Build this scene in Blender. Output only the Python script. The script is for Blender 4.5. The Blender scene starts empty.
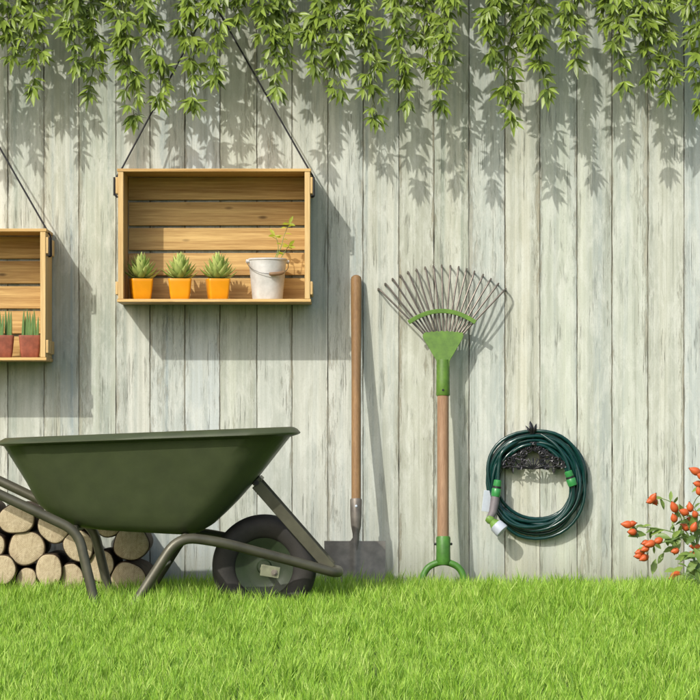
import bpy, math, random
import numpy as np
from mathutils import Vector, Matrix, Quaternion
R = random.Random(11)
PI = math.pi
SC = bpy.context.scene
COL = SC.collection

# ------------------------------------------------------------------ camera geometry
D, SCALE, HZ, CH = 9.0, 320.0, 430.0, 0.525      # distance to fence, px per metre at fence, horizon row, camera height
def P(px, py, d):
    """real-world point that lies d metres in front of the fence"""
    s = SCALE * D / (D - d)
    return Vector(((px - 350) / s, -d, CH + (HZ - py) / s))
def L(n, d=0.0):
    return n / (SCALE * D / (D - d))

# ------------------------------------------------------------------ node helpers
def new_mat(name):
    m = bpy.data.materials.new(name); m.use_nodes = True
    nt = m.node_tree; nt.nodes.clear()
    out = nt.nodes.new('ShaderNodeOutputMaterial')
    b = nt.nodes.new('ShaderNodeBsdfPrincipled')
    nt.links.new(b.outputs[0], out.inputs[0])
    return m, nt, b, out
class N:
    def __init__(s, nt): s.nt = nt
    def node(s, t, ins=None, **kw):
        n = s.nt.nodes.new(t)
        for k, v in kw.items(): setattr(n, k, v)
        for k, v in (ins or {}).items():
            if hasattr(v, 'is_linked') or isinstance(v, bpy.types.NodeSocket): s.nt.links.new(v, n.inputs[k])
            else: n.inputs[k].default_value = v
        return n
    def coord(s, kind='Object'): return s.node('ShaderNodeTexCoord').outputs[kind]
    def island(s): return s.node('ShaderNodeNewGeometry').outputs['Random Per Island']
    def mapping(s, v, scale=(1,1,1), loc=(0,0,0)):
        return s.node('ShaderNodeMapping', {'Vector': v, 'Scale': scale, 'Location': loc}).outputs[0]
    def noise(s, v, scale=1, detail=4, rough=.55, dist=0):
        return s.node('ShaderNodeTexNoise', {'Vector': v, 'Scale': scale, 'Detail': detail, 'Roughness': rough, 'Distortion': dist}).outputs['Fac']
    def ramp(s, f, stops):
        n = s.node('ShaderNodeValToRGB', {'Fac': f}); e = n.color_ramp.elements
        while len(e) < len(stops): e.new(.5)
        for i, (p, c) in enumerate(stops):
            e[i].position = p
            e[i].color = (c[0], c[1], c[2], 1) if not isinstance(c, (int, float)) else (c, c, c, 1)
        return n.outputs[0]
    def mix(s, f, a, b, mode='MIX'):
        n = s.nt.nodes.new('ShaderNodeMix'); n.data_type = 'RGBA'; n.blend_type = mode
        for i, v in ((0, f), (6, a), (7, b)):
            if isinstance(v, bpy.types.NodeSocket): s.nt.links.new(v, n.inputs[i])
            elif isinstance(v, (int, float)): n.inputs[i].default_value = v
            else: n.inputs[i].default_value = (v[0], v[1], v[2], 1)
        return n.outputs[2]
    def math(s, op, a, b=0.0, clamp=False):
        n = s.nt.nodes.new('ShaderNodeMath'); n.operation = op; n.use_clamp = clamp
        for i, v in ((0, a), (1, b)):
            if isinstance(v, bpy.types.NodeSocket): s.nt.links.new(v, n.inputs[i])
            else: n.inputs[i].default_value = v
        return n.outputs[0]
    def sep(s, v): return s.node('ShaderNodeSeparateXYZ', {0: v}).outputs
    def comb(s, x, y, z): return s.node('ShaderNodeCombineXYZ', {0: x, 1: y, 2: z}).outputs[0]
    def bump(s, h, strength=.3, dist=.002):
        return s.node('ShaderNodeBump', {'Height': h, 'Strength': strength, 'Distance': dist}).outputs[0]
    def set(s, b, **kw):
        for k, v in kw.items():
            k = k.replace('_', ' ')
            if isinstance(v, bpy.types.NodeSocket): s.nt.links.new(v, b.inputs[k])
            elif isinstance(v, tuple) and len(v) == 3: b.inputs[k].default_value = (*v, 1)
            else: b.inputs[k].default_value = v

def mat_simple(name, c, rough=.5, metal=0.0, var=.12, scale=40, c2=None, bump=.15, spec=.5, bscale=300):
    m, nt, b, o = new_mat(name); n = N(nt); v = n.coord()
    f = n.noise(v, scale, 6, .6)
    c2 = c2 or tuple(x * (1 - var * 2) for x in c)
    col = n.mix(n.ramp(f, [(.35, 0.0), (.68, 1.0)]), c2, c)
    h = n.noise(v, bscale, 4, .6)
    n.set(b, Base_Color=col, Roughness=n.math('ADD', n.math('MULTIPLY', n.noise(v, scale * 1.7, 5, .6), .25), rough - .12),
          Metallic=metal, Normal=n.bump(h, bump, .001))
    b.inputs['Specular IOR Level'].default_value = spec
    return m

def mat_leaf(name, dark, light, rough=.42, trans=.3, tcol=None, hue=.0):
    m, nt, b, o = new_mat(name); n = N(nt); v = n.coord(); r = n.island()
    f = n.math('ADD', n.math('MULTIPLY', n.noise(v, 60, 4, .6), .5), n.math('MULTIPLY', r, .75))
    col = n.ramp(f, [(.15, dark), (.55, tuple((a + c) / 2 for a, c in zip(dark, light))), (.95, light)])
    n.set(b, Base_Color=col, Roughness=rough, Normal=n.bump(n.noise(v, 220, 3, .5), .25, .001))
    b.inputs['Specular IOR Level'].default_value = .35
    t = nt.nodes.new('ShaderNodeBsdfTranslucent')
    tc = n.mix(.5, col, tcol or light); nt.links.new(tc, t.inputs[0])
    mx = nt.nodes.new('ShaderNodeMixShader'); mx.inputs[0].default_value = trans
    nt.links.new(b.outputs[0], mx.inputs[1]); nt.links.new(t.outputs[0], mx.inputs[2]); nt.links.new(mx.outputs[0], o.inputs[0])
    return m

def mat_wood(name, dark, light, axis='x', rough=.6, knots=True, scale=1.0, grey=None):
    m, nt, b, o = new_mat(name); n = N(nt); v = n.coord(); r = n.island()
    off = n.math('MULTIPLY', r, 31.0)
    x, y, z = n.sep(v)
    v2 = n.comb(n.math('ADD', x, off), n.math('ADD', y, off), n.math('ADD', z, off))
    a = {'x': (1.3, 34, 34), 'y': (34, 1.3, 34), 'z': (34, 34, 1.3)}[axis]
    a = tuple(q * scale for q in a)
    big = n.noise(n.mapping(v2, a), 1.0, 7, .6, .25)
    fine = n.noise(n.mapping(v2, tuple(q * 5 for q in a)), 1.0, 7, .7)
    f = n.math('ADD', n.math('MULTIPLY', big, .52), n.math('MULTIPLY', fine, .48))
    col = n.ramp(f, [(.38, dark), (.5, tuple((p + q) / 2 for p, q in zip(dark, light))), (.6, light)])
    col = n.mix(n.math('MULTIPLY', r, .35), col, tuple(q * .62 for q in light), 'MIX')
    if knots:
        ks = {'x': (9, 24, 24), 'y': (24, 9, 24), 'z': (24, 24, 9)}[axis]
        vo = nt.nodes.new('ShaderNodeTexVoronoi'); vo.inputs['Scale'].default_value = 1.0
        nt.links.new(n.mapping(v2, ks), vo.inputs['Vector'])
        k = n.ramp(vo.outputs['Distance'], [(.05, 1.0), (.09, .7), (.17, 0.0)])
        g = n.ramp(n.sep(vo.outputs['Color'])[0], [(.56, 0.0), (.6, 1.0)])
        col = n.mix(n.math('MULTIPLY', n.math('MULTIPLY', k, g), .8), col, tuple(q * .3 for q in dark))
    if grey:
        st = n.noise(n.mapping(v2, tuple(q * .5 for q in a)), 1.0, 6, .65)
        col = n.mix(n.ramp(st, [(.5, 0.0), (.68, .75)]), col, grey)
    n.set(b, Base_Color=col, Roughness=rough, Normal=n.bump(f, .35, .0015))
    b.inputs['Specular IOR Level'].default_value = .3
    return m

# ------------------------------------------------------------------ mesh builder
class MB:
    def __init__(s): s.v = []; s.f = []
    def add(s, vs, fs):
        o = len(s.v); s.v += [tuple(p) for p in vs]; s.f += [tuple(i + o for i in f) for f in fs]; return s
    def box(s, c, size, rot=None):
        c = Vector(c); h = Vector(size) * .5
        vs = []
        for sx in (-1, 1):
            for sy in (-1, 1):
                for sz in (-1, 1):
                    p = Vector((sx * h.x, sy * h.y, sz * h.z))
                    if rot is not None: p = rot @ p
                    vs.append(c + p)
        return s.add(vs, [(0,1,3,2), (4,6,7,5), (0,4,5,1), (2,3,7,6), (0,2,6,4), (1,5,7,3)])
    def rings(s, rings, caps=(True, True), closed=False):
        n = len(rings[0]); vs = [p for r in rings for p in r]; fs = []
        m = len(rings)
        for i in range(m if closed else m - 1):
            a = i * n; b = ((i + 1) % m) * n
            for j in range(n):
                k = (j + 1) % n
                fs.append((a + j, a + k, b + k, b + j))
        if not closed:
            if caps[0]: fs.append(tuple(range(n - 1, -1, -1)))
            if caps[1]: fs.append(tuple((m - 1) * n + j for j in range(n)))
        return s.add(vs, fs)
    def tube(s, pts, r, n=10, closed=False, flat=1.0, caps=True):
        pts = [Vector(p) for p in pts]; m = len(pts)
        rr = r if isinstance(r, (list, tuple)) else [r] * m
        t = []
        for i in range(m):
            a = pts[i - 1] if (i > 0 or closed) else pts[i]
            b = pts[(i + 1) % m] if (i < m - 1 or closed) else pts[i]
            q = b - a; t.append(q.normalized() if q.length > 1e-9 else Vector((0, 0, 1)))
        u = t[0].orthogonal().normalized(); rings = []
        for i in range(m):
            if i > 0: u = (t[i - 1].rotation_difference(t[i]) @ u)
            u = (u - t[i] * u.dot(t[i])).normalized()
            w = t[i].cross(u)
            rings.append([pts[i] + (u * math.cos(2 * PI * j / n) + w * math.sin(2 * PI * j / n) * flat) * rr[i] for j in range(n)])
        return s.rings(rings, (caps, caps), closed)
    def lathe(s, prof, c, n=32, axis='z', sx=1.0, a0=0.0):
        c = Vector(c); rings = []
        for r, h in prof:
            ring = []
            for j in range(n):
                a = 2 * PI * j / n + a0; x, y = r * math.cos(a) * sx, r * math.sin(a)
                ring.append(c + (Vector((x, y, h)) if axis == 'z' else Vector((x, h, y)) if axis == 'y' else Vector((h, x, y))))
            rings.append(ring)
        return s.rings(rings)
    def prism(s, poly, d0, d1):
        """outline in (x, z), extruded in y from -d0 to -d1"""
        n = len(poly)
        vs = [(x, -d0, z) for x, z in poly] + [(x, -d1, z) for x, z in poly]
        fs = [tuple(range(n)), tuple(range(2 * n - 1, n - 1, -1))]
        for i in range(n):
            k = (i + 1) % n; fs.append((i, i + n, k + n, k))
        return s.add(vs, fs)
    def leaf(s, base, d, up, ln, w, droop=.3, fold=.25, prof=(.12, .7, 1.0, .72, 0.04), curl=0):
        d = d.normalized(); side = d.cross(up)
        if side.length < 1e-4: side = d.orthogonal()
        side.normalize(); nrm = side.cross(d).normalized()
        vs = []; k = len(prof)
        p = Vector(base); cd = d.copy(); st = ln / (k - 1)
        for i in range(k):
            ww = w * .5 * prof[i]
            nn = side.cross(cd).normalized()
            vs += [p - side * ww + nn * ww * fold, p.copy(), p + side * ww + nn * ww * fold]
            cd = (cd + Vector((0, 0, -droop / (k - 1))) + nn * curl).normalized()
            p = p + cd * st
        fs = []
        for i in range(k - 1):
            a = i * 3
            fs += [(a, a + 1, a + 4, a + 3), (a + 1, a + 2, a + 5, a + 4)]
        return s.add(vs, fs)
    def build(s, name, mat, parent=None, bevel=0, smooth=True, ang=38, seg=2):
        me = bpy.data.meshes.new(name)
        off = Vector((0, 0, 0)); p = parent
        while p is not None: off += p.location; p = p.parent
        me.from_pydata([(x - off.x, y - off.y, z - off.z) for x, y, z in s.v], [], s.f)
        me.validate(); me.update()
        if smooth:
            me.polygons.foreach_set('use_smooth', [True] * len(me.polygons))
            me.set_sharp_from_angle(angle=math.radians(ang))
        me.materials.append(mat)
        o = bpy.data.objects.new(name, me); COL.objects.link(o)
        if parent: o.parent = parent
        if bevel:
            b = o.modifiers.new('bevel', 'BEVEL'); b.width = bevel; b.segments = seg; b.limit_method = 'ANGLE'; b.angle_limit = math.radians(35)
        return o
def fixn(o):
    import bmesh
    bm = bmesh.new(); bm.from_mesh(o.data); bmesh.ops.recalc_face_normals(bm, faces=bm.faces); bm.to_mesh(o.data); bm.free()
    return o
def tag(o, label, cat, group=None, kind=None):
    o['label'] = label; o['category'] = cat
    if group: o['group'] = group
    if kind: o['kind'] = kind
    return o
def thing(name, loc, label, cat, group=None):
    o = bpy.data.objects.new(name, None); o.empty_display_size = .05; COL.objects.link(o); o.location = loc
    return tag(o, label, cat, group)
def smooth_path(pts, per=8, closed=False):
    pts = [Vector(p) for p in pts]; n = len(pts); out = []
    for i in range(n if closed else n - 1):
        if closed: p0, p1, p2, p3 = pts[(i - 1) % n], pts[i], pts[(i + 1) % n], pts[(i + 2) % n]
        else: p0, p1, p2, p3 = pts[max(i - 1, 0)], pts[i], pts[i + 1], pts[min(i + 2, n - 1)]
        for k in range(per):
            t = k / per
            out.append(.5 * ((2 * p1) + (p2 - p0) * t + (2 * p0 - 5 * p1 + 4 * p2 - p3) * t * t + (3 * p1 - p0 - 3 * p2 + p3) * t ** 3))
    if not closed: out.append(pts[-1])
    return out
def fillet(pts, rad, seg=7):
    pts = [Vector(p) for p in pts]; out = [pts[0]]
    for i in range(1, len(pts) - 1):
        a, b, c = pts[i - 1], pts[i], pts[i + 1]
        r = rad[i] if isinstance(rad, (list, tuple)) else rad
        r = min(r, (a - b).length * .48, (c - b).length * .48)
        p, q = b + (a - b).normalized() * r, b + (c - b).normalized() * r
        for k in range(seg + 1):
            t = k / seg
            out.append(p * (1 - t) ** 2 + b * 2 * t * (1 - t) + q * t * t)
    out.append(pts[-1]); return out

# ------------------------------------------------------------------ materials
def mat_fence():
    m, nt, b, o = new_mat('weathered_whitewash'); n = N(nt); v = n.coord(); r = n.island()
    x, y, z = n.sep(v)
    bu = n.node('ShaderNodeAttribute', attribute_name='across').outputs['Fac']      # -1..1 across one plank
    off = n.math('MULTIPLY', r, 57.0)
    w = n.comb(n.math('ADD', x, off), y, n.math('ADD', z, n.math('MULTIPLY', r, 23.0)))
    wn = nt.nodes.new('ShaderNodeTexWhiteNoise'); wn.noise_dimensions = '1D'
    nt.links.new(off, wn.inputs['W']); r2 = wn.outputs['Value']
    grain = n.noise(n.mapping(w, (110, 1, .55)), 1, 9, .66)
    fine = n.noise(n.mapping(w, (260, 1, 22)), 1, 6, .7)
    broad = n.noise(n.mapping(w, (24, 1, .4)), 1, 5, .6, .5)
    broad2 = n.noise(n.mapping(w, (42, 1, .9), (4, 0, 2)), 1, 6, .62, .3)
    blot = n.noise(n.mapping(w, (26, 1, 7)), 1, 10, .74, .5)
    edge = n.math('POWER', n.math('ABSOLUTE', bu), 5.0)
    tint = n.ramp(r, [(0, (.515, .51, .395)), (.2, (.58, .585, .515)), (.4, (.50, .53, .435)), (.6, (.565, .56, .46)), (.8, (.52, .575, .575)), (1, (.50, .50, .395))])
    low = n.ramp(r2, [(0, (.285, .315, .245)), (.5, (.31, .365, .365)), (1, (.38, .385, .305))])
    col = n.mix(n.ramp(broad, [(.34, .05), (.50, .35), (.66, 1.0)]), tint, low)
    col = n.mix(n.math('MULTIPLY', n.ramp(broad2, [(.50, 0.0), (.70, 1.0)]), n.math('ADD', .30, n.math('MULTIPLY', r2, .4))), col, (.22, .235, .175))
    # whitish brushed paint
    col = n.mix(n.math('MULTIPLY', n.ramp(blot, [(.46, 0.0), (.6, 1.0)]), .5), col, (.61, .63, .57))
    # long soft grain
    col = n.mix(n.math('MULTIPLY', n.ramp(grain, [(.44, 0.0), (.74, 1.0)]), .38), col, (.25, .26, .20))
    # flaked paint: mostly near the plank edges, some in the middle
    wear = n.noise(n.mapping(w, (9, 1, .8), (3, 0, 9)), 1, 4, .6)
    flake = n.noise(n.mapping(w, (80, 1, 11), (7, 0, 3)), 1, 11, .78, .3)
    fl = n.math('ADD', n.math('ADD', flake, n.math('MULTIPLY', n.math('SUBTRACT', wear, .52), .85)), n.math('MULTIPLY', edge, .17))
    flm = n.ramp(fl, [(.615, 0.0), (.70, 1.0)])
    wood = n.mix(n.ramp(fine, [(.35, 0.0), (.65, 1.0)]), (.13, .11, .07), (.38, .345, .25))
    col = n.mix(n.math('MULTIPLY', flm, n.math('ADD', n.math('ADD', .30, n.math('MULTIPLY', edge, .3)), n.math('MULTIPLY', n.math('POWER', r2, 3.0), .3))), col, wood)
    # pale chipped rims beside the flakes
    rimm = n.ramp(fl, [(.555, 0.0), (.585, 1.0), (.60, 0.0)])
    col = n.mix(n.math('MULTIPLY', rimm, .3), col, (.60, .60, .53))
    # dark rotten line along the seams
    seam = n.math('MULTIPLY', n.ramp(n.math('ADD', n.math('POWER', n.math('ABSOLUTE', bu), 24.0), n.math('MULTIPLY', n.math('SUBTRACT', flake, .5), 2.2)), [(.40, 0.0), (.8, 1.0)]), .75)
    col = n.mix(seam, col, (.15, .135, .085))
    # speckle
    sp = n.noise(n.mapping(w, (330, 1, 150)), 1, 3, .6)
    col = n.mix(n.math('MULTIPLY', n.ramp(sp, [(.54, 0.0), (.7, 1.0)]), .3), col, (.27, .265, .2))
    # hairline cracks, short and scattered
    cr = n.noise(n.mapping(w, (120, 1, 2.0), (1, 0, 5)), 1, 6, .62, .5)
    crm = n.math('MULTIPLY', n.ramp(n.math('ABSOLUTE', n.math('SUBTRACT', cr, .5)), [(.0, 1.0), (.02, 0.0)]),
                 n.ramp(n.noise(n.mapping(w, (22, 1, 5), (5, 0, 1)), 1, 5, .6), [(.54, 0.0), (.62, 1.0)]))
    col = n.mix(n.math('MULTIPLY', crm, .6), col, (.085, .08, .055))
    # splash dirt and algae near the soil
    dirt = n.math('ADD', n.ramp(z, [(.03, 1.0), (.26, 0.0)]), n.math('MULTIPLY', n.math('SUBTRACT', blot, .55), 1.3))
    col = n.mix(n.math('MULTIPLY', n.ramp(dirt, [(.35, 0.0), (1.0, 1.0)]), .65), col, (.19, .19, .135))
    hgt = n.math('SUBTRACT', n.math('SUBTRACT', n.math('ADD', n.math('MULTIPLY', grain, -.5), n.math('MULTIPLY', fine, .3)), n.math('MULTIPLY', flm, .5)), n.math('MULTIPLY', crm, .9))
    n.set(b, Base_Color=col, Roughness=.78, Normal=n.bump(hgt, .6, .0026))
    b.inputs['Specular IOR Level'].default_value = .2
    return m
M = {}
M['fence'] = mat_fence()
M['rail'] = mat_wood('old_rail_wood', (.12, .1, .07), (.26, .23, .17), 'x', .8, False)
M['back'] = mat_simple('pale_gap_backing', (.60, .585, .47), .8)  # for the added sheet; pale so the plank gaps look less dark
M['pine'] = mat_wood('pine_boards', (.31, .16, .045), (.66, .445, .175), 'x', .55)
M['pine_y'] = mat_wood('pine_sides', (.44, .27, .10), (.69, .50, .23), 'z', .55, True)
M['strap'] = mat_simple('black_cord', (.012, .011, .012), .6, bump=.3)
M['steel_dark'] = mat_simple('dull_spade_steel', (.25, .23, .195), .5, .2, .2, 25, bump=.25, bscale=150)
M['socket'] = mat_simple('brown_socket_steel', (.20, .175, .145), .5, .35, .2, 30)
M['ash'] = mat_wood('ash_handle', (.17, .09, .036), (.33, .195, .085), 'z', .55, False, 2.0, (.15, .09, .045))
M['beech'] = mat_wood('reddish_handle', (.23, .125, .066), (.40, .25, .145), 'z', .55, False, 2.0, (.22, .14, .09))
M['rake_green'] = mat_simple('painted_green_steel', (.105, .215, .020), .5, 0, .2, 45, (.065, .14, .015))
M['grip_green'] = mat_simple('ferrule_grip_green', (.075, .225, .028), .45, 0, .2, 45, (.045, .14, .018), .25)  # separate green for ferrule and grip, less red than the rake head
M['tine'] = mat_simple('tine_wire', (.19, .165, .14), .42, .6, .2, 60)
M['barrow'] = mat_simple('olive_green_paint', (.060, .074, .033), .46, 0, .12, 14, (.047, .058, .027), .12, .42, 120)
M['tube'] = mat_simple('bronze_grey_tube', (.108, .104, .072), .42, .35, .15, 18, (.075, .071, .05), .12)
M['rubber'] = mat_simple('tyre_rubber', (.020, .0185, .017), .72, 0, .2, 30, (.030, .027, .024), .3)
M['plate'] = mat_simple('axle_plate_metal', (.24, .25, .165), .45, .4, .15, 60)
M['hub'] = mat_simple('green_wheel_disc', (.024, .040, .016), .45, 0, .15, 30)
M['grip'] = mat_simple('black_grip', (.02, .02, .02), .7)
M['log_bark'] = mat_simple('log_bark', (.085, .055, .033), .85, 0, .3, 40, (.035, .025, .016), .8, .2, 90)
M['orange'] = mat_simple('orange_glaze', (.74, .29, .003), .35, 0, .06, 20, bump=.05)
M['terra'] = mat_simple('terracotta', (.30, .085, .045), .7, 0, .2, 50, bump=.25)
M['soil'] = mat_simple('soil', (.05, .034, .02), .95, 0, .3, 120, bump=.9, bscale=200)
M['bucket'] = mat_simple('whitewashed_zinc', (.66, .65, .62), .5, .15, .1, 22, (.46, .45, .42), .15)
M['wire'] = mat_simple('wire', (.3, .29, .27), .4, .8)
M['bail'] = mat_simple('worn_grip_wood', (.28, .17, .09), .6)
M['succ'] = mat_leaf('succulent_green', (.18, .29, .045), (.52, .59, .19), .45, .08)
M['snake'] = mat_leaf('spike_green', (.045, .12, .035), (.18, .28, .09), .45, .05)
M['seedling'] = mat_leaf('yellow_green_leaf', (.22, .30, .02), (.50, .52, .06), .45, .35)
M['vine_leaf'] = mat_leaf('vine_leaf', (.022, .046, .005), (.215, .30, .040), .36, .20, (.32, .40, .04))
M['vine_stem'] = mat_simple('vine_stem', (.10, .12, .035), .7)
M['bush_leaf'] = mat_leaf('bush_leaf', (.06, .12, .022), (.24, .34, .08), .4, .2)
M['bush_stem'] = mat_simple('bush_stem', (.16, .25, .07), .6)
M['fruit'] = mat_leaf('orange_fruit', (.34, .040, .011), (.52, .10, .026), .45, .04, (.6, .1, .02))
M['sepal'] = mat_simple('dry_sepal', (.1, .08, .03), .8)
M['hose'] = mat_simple('dark_green_hose', (.005, .042, .037), .22, 0, .15, 30, (.003, .028, .026), .06)
M['clip'] = mat_simple('green_plastic', (.035, .25, .06), .35, 0, .1, 40)
M['lime'] = mat_simple('lime_plastic', (.16, .30, .05), .4, 0, .1, 40)
M['greyp'] = mat_simple('grey_plastic', (.19, .17, .18), .5)
M['whitep'] = mat_simple('pale_plastic', (.46, .50, .57), .35, 0, .05, 40)
M['blackp'] = mat_simple('black_ring', (.01, .01, .01), .5)
M['iron'] = mat_simple('cast_iron', (.034, .034, .038), .36, .4, .2, 60, bump=.35)
M['paper'] = mat_simple('tag_paper', (.62, .68, .76), .6, 0, .06, 60)

def mat_cut():
    m, nt, b, o = new_mat('cut_wood'); n = N(nt); v = n.coord()
    x, y, z = n.sep(v)
    rad = n.math('SQRT', n.math('ADD', n.math('MULTIPLY', x, x), n.math('MULTIPLY', z, z)))
    wob = n.noise(v, 22, 4, .6)
    ring = n.math('SINE', n.math('ADD', n.math('MULTIPLY', rad, 1500.0), n.math('MULTIPLY', wob, 14.0)))
    rg = n.math('ADD', n.math('MULTIPLY', ring, .5), .5)
    f = n.math('ADD', n.math('MULTIPLY', rg, .15), n.math('MULTIPLY', n.noise(v, 42, 9, .75), .9))
    col = n.ramp(f, [(.3, (.26, .20, .12)), (.5, (.45, .37, .235)), (.7, (.58, .50, .34))])
    st = n.noise(n.mapping(v, (90, 10, 14)), 1, 5, .6)
    pol = n.math('ARCTAN2', z, x)
    rc = n.noise(n.comb(n.math('MULTIPLY', pol, 2.2), n.math('MULTIPLY', rad, 6.0), n.math('MULTIPLY', n.sep(n.node('ShaderNodeObjectInfo').outputs['Location'])[0], 50.0)), 3.0, 4, .6)
    crk = n.math('MULTIPLY', n.ramp(n.math('ABSOLUTE', n.math('SUBTRACT', rc, .5)), [(0.0, 1.0), (.02, 0.0)]), n.ramp(n.noise(v, 30, 3, .5), [(.42, 0.0), (.55, 1.0)]))
    col = n.mix(n.math('MULTIPLY', crk, .7), col, (.13, .09, .05))
    col = n.mix(n.math('MULTIPLY', n.ramp(n.math('ADD', rad, n.math('MULTIPLY', n.math('SUBTRACT', wob, .5), .02)), [(.040, 0.0), (.058, 1.0)]), .45), col, (.27, .20, .115))
    col = n.mix(n.ramp(st, [(.55, 0.0), (.75, .5)]), col, (.26, .19, .11))
    n.set(b, Base_Color=col, Roughness=.8, Normal=n.bump(n.noise(v, 120, 6, .7), .6, .002))
    return m
M['cut'] = mat_cut()
def mat_grass():
    m, nt, b, o = new_mat('lawn_blades'); n = N(nt); r = n.island()
    v = n.coord()
    patch = n.noise(v, 7, 6, .7)
    f = n.math('ADD', n.math('MULTIPLY', r, .62), n.math('MULTIPLY', n.math('SUBTRACT', patch, .2), .75))
    col = n.ramp(f, [(.1, (.06, .165, .012)), (.35, (.20, .38, .030)), (.62, (.33, .53, .060)), (.92, (.50, .62, .17)), (1.0, (.56, .51, .22))])
    n.set(b, Base_Color=col, Roughness=.5)
    b.inputs['Specular IOR Level'].default_value = .3
    t = nt.nodes.new('ShaderNodeBsdfTranslucent'); nt.links.new(n.mix(.45, col, (.38, .58, .04)), t.inputs[0])
    mx = nt.nodes.new('ShaderNodeMixShader'); mx.inputs[0].default_value = .26
    nt.links.new(b.outputs[0], mx.inputs[1]); nt.links.new(t.outputs[0], mx.inputs[2]); nt.links.new(mx.outputs[0], o.inputs[0])
    return m
M['grass'] = mat_grass()
def mat_ground():
    m, nt, b, o = new_mat('lawn_soil'); n = N(nt); v = n.coord()
    f = n.noise(v, 9, 8, .7)
    col = n.ramp(f, [(.3, (.035, .05, .012)), (.55, (.07, .12, .02)), (.75, (.11, .17, .03))])
    n.set(b, Base_Color=col, Roughness=.95, Normal=n.bump(n.noise(v, 60, 6, .7), .7, .01))
    return m
M['ground'] = mat_ground()

# ------------------------------------------------------------------ ground and lawn
g = MB(); S = 600
nx = [-S, -60, -8, -3, 0, 3, 8, 60, S]
vs = [(x, y, 0) for y in nx for x in nx]; fs = []
for j in range(len(nx) - 1):
    for i in range(len(nx) - 1):
        a = j * len(nx) + i; fs.append((a, a + 1, a + 1 + len(nx), a + len(nx)))
g.add(vs, fs); go = g.build('ground', M['ground']); go['kind'] = 'structure'; go['label'] = 'green lawn ground in front of the fence'; go['category'] = 'ground'

def lawn():
    rng = np.random.default_rng(5)
    xs, ds = [], []
    def fill(x0, x1, d0, d1, dens):
        k = int((x1 - x0) * (d1 - d0) * dens)
        xs.append(rng.uniform(x0, x1, k)); ds.append(rng.uniform(d0, d1, k))
    fill(-1.5, 1.5, .005, 1.3, 15000)
    fill(-1.3, 1.3, 1.3, 3.9, 19000)
    fill(-3, -1.5, .005, 1.3, 3000); fill(1.5, 3, .005, 1.3, 3000)
    fill(-3, -1.3, 1.3, 3.9, 2000); fill(1.3, 3, 1.3, 3.9, 2000)
    x = np.concatenate(xs); d = np.concatenate(ds); n = len(x)
    # clumps: pull part of the blades toward tuft centres
    cell = .055
    cx = (np.floor(x / cell) + .5) * cell; cd = (np.floor(d / cell) + .5) * cell
    hsh = np.sin(cx * 1271.1 + cd * 311.7) * 43758.5; hsh -= np.floor(hsh)
    hsh2 = np.sin(cx * 269.5 + cd * 1833.3) * 24634.6; hsh2 -= np.floor(hsh2)
    tx = cx + (hsh - .5) * cell * .8; td = cd + (hsh2 - .5) * cell * .8
    k = rng.uniform(0, .8, n); x = x + (tx - x) * k; d = np.maximum(d + (td - d) * k, .004)
    big = (np.sin(x * 5.1 + 1.3) * np.sin(d * 4.3 + .4) + np.sin(x * 11.7 + d * 7.1)) * .5
    ln = rng.uniform(.062, .098, n) * (1 + .14 * big) * (.88 + .24 * hsh)
    ln *= np.where(rng.random(n) < .05, 1.22, 1.0)
    ln *= np.where(d < .12, .95, 1.0)
    wd = rng.uniform(.0020, .0036, n) * np.clip(1.05 - .2 * d / 2, .75, 1)
    ln *= np.clip(1.0 - .40 * (d - .8) / 1.0, .55, 1.0)
    az = rng.uniform(0, 2 * PI, n); ta = hsh * 2 * PI
    lx = np.cos(az) * .7 + np.cos(ta) * .5; ly = np.sin(az) * .7 + np.sin(ta) * .5
    q = np.hypot(lx, ly) + 1e-6; lx /= q; ly /= q
    lean = rng.uniform(.08, .55, n); bend = rng.uniform(.1, .85, n)
    fa = az + rng.uniform(-.9, .9, n) + PI / 2
    sx = np.cos(fa); sy = np.sin(fa)
    V = np.zeros((n, 7, 3)); base = np.stack([x, -d, np.full(n, -.003)], 1)
    for i, (t, wf) in enumerate(((0, .8), (.38, 1.0), (.72, .7))):
        h = ln * t; hor = h * (lean * .55 + bend * t * .45)
        z = h * np.sqrt(np.maximum(1 - (lean * .55 + bend * t * .45) ** 2, .15))
        c = base + np.stack([lx * hor, ly * hor, z], 1)
        o = np.stack([sx * wd * wf * .5, sy * wd * wf * .5, np.zeros(n)], 1)
        V[:, i * 2] = c - o; V[:, i * 2 + 1] = c + o
    hor = ln * (lean * .55 + bend * .45); z = ln * np.sqrt(np.maximum(1 - (lean * .55 + bend * .45) ** 2, .12))
    V[:, 6] = base + np.stack([lx * hor, ly * hor, z], 1)
    V[..., 1] = np.minimum(V[..., 1], -.001)
    me = bpy.data.meshes.new('grass')
    me.vertices.add(n * 7); me.vertices.foreach_set('co', V.reshape(-1).astype(np.float32))
    pat = np.array([0, 1, 3, 2, 2, 3, 5, 4, 4, 5, 6])
    li = (np.arange(n)[:, None] * 7 + pat[None]).reshape(-1)
    me.loops.add(n * 11); me.loops.foreach_set('vertex_index', li.astype(np.int32))
    me.polygons.add(n * 3)
    st = (np.arange(n)[:, None] * 11 + np.array([0, 4, 8])[None]).reshape(-1)
    me.polygons.foreach_set('loop_start', st.astype(np.int32))
    me.update(calc_edges=True); me.validate()
    me.polygons.foreach_set('use_smooth', [True] * (n * 3))
    me.materials.append(M['grass'])
    o = bpy.data.objects.new('grass', me); COL.objects.link(o)
    tag(o, 'bright green lawn grass with upright blades in front of the fence', 'grass', kind='stuff')
lawn()

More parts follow.
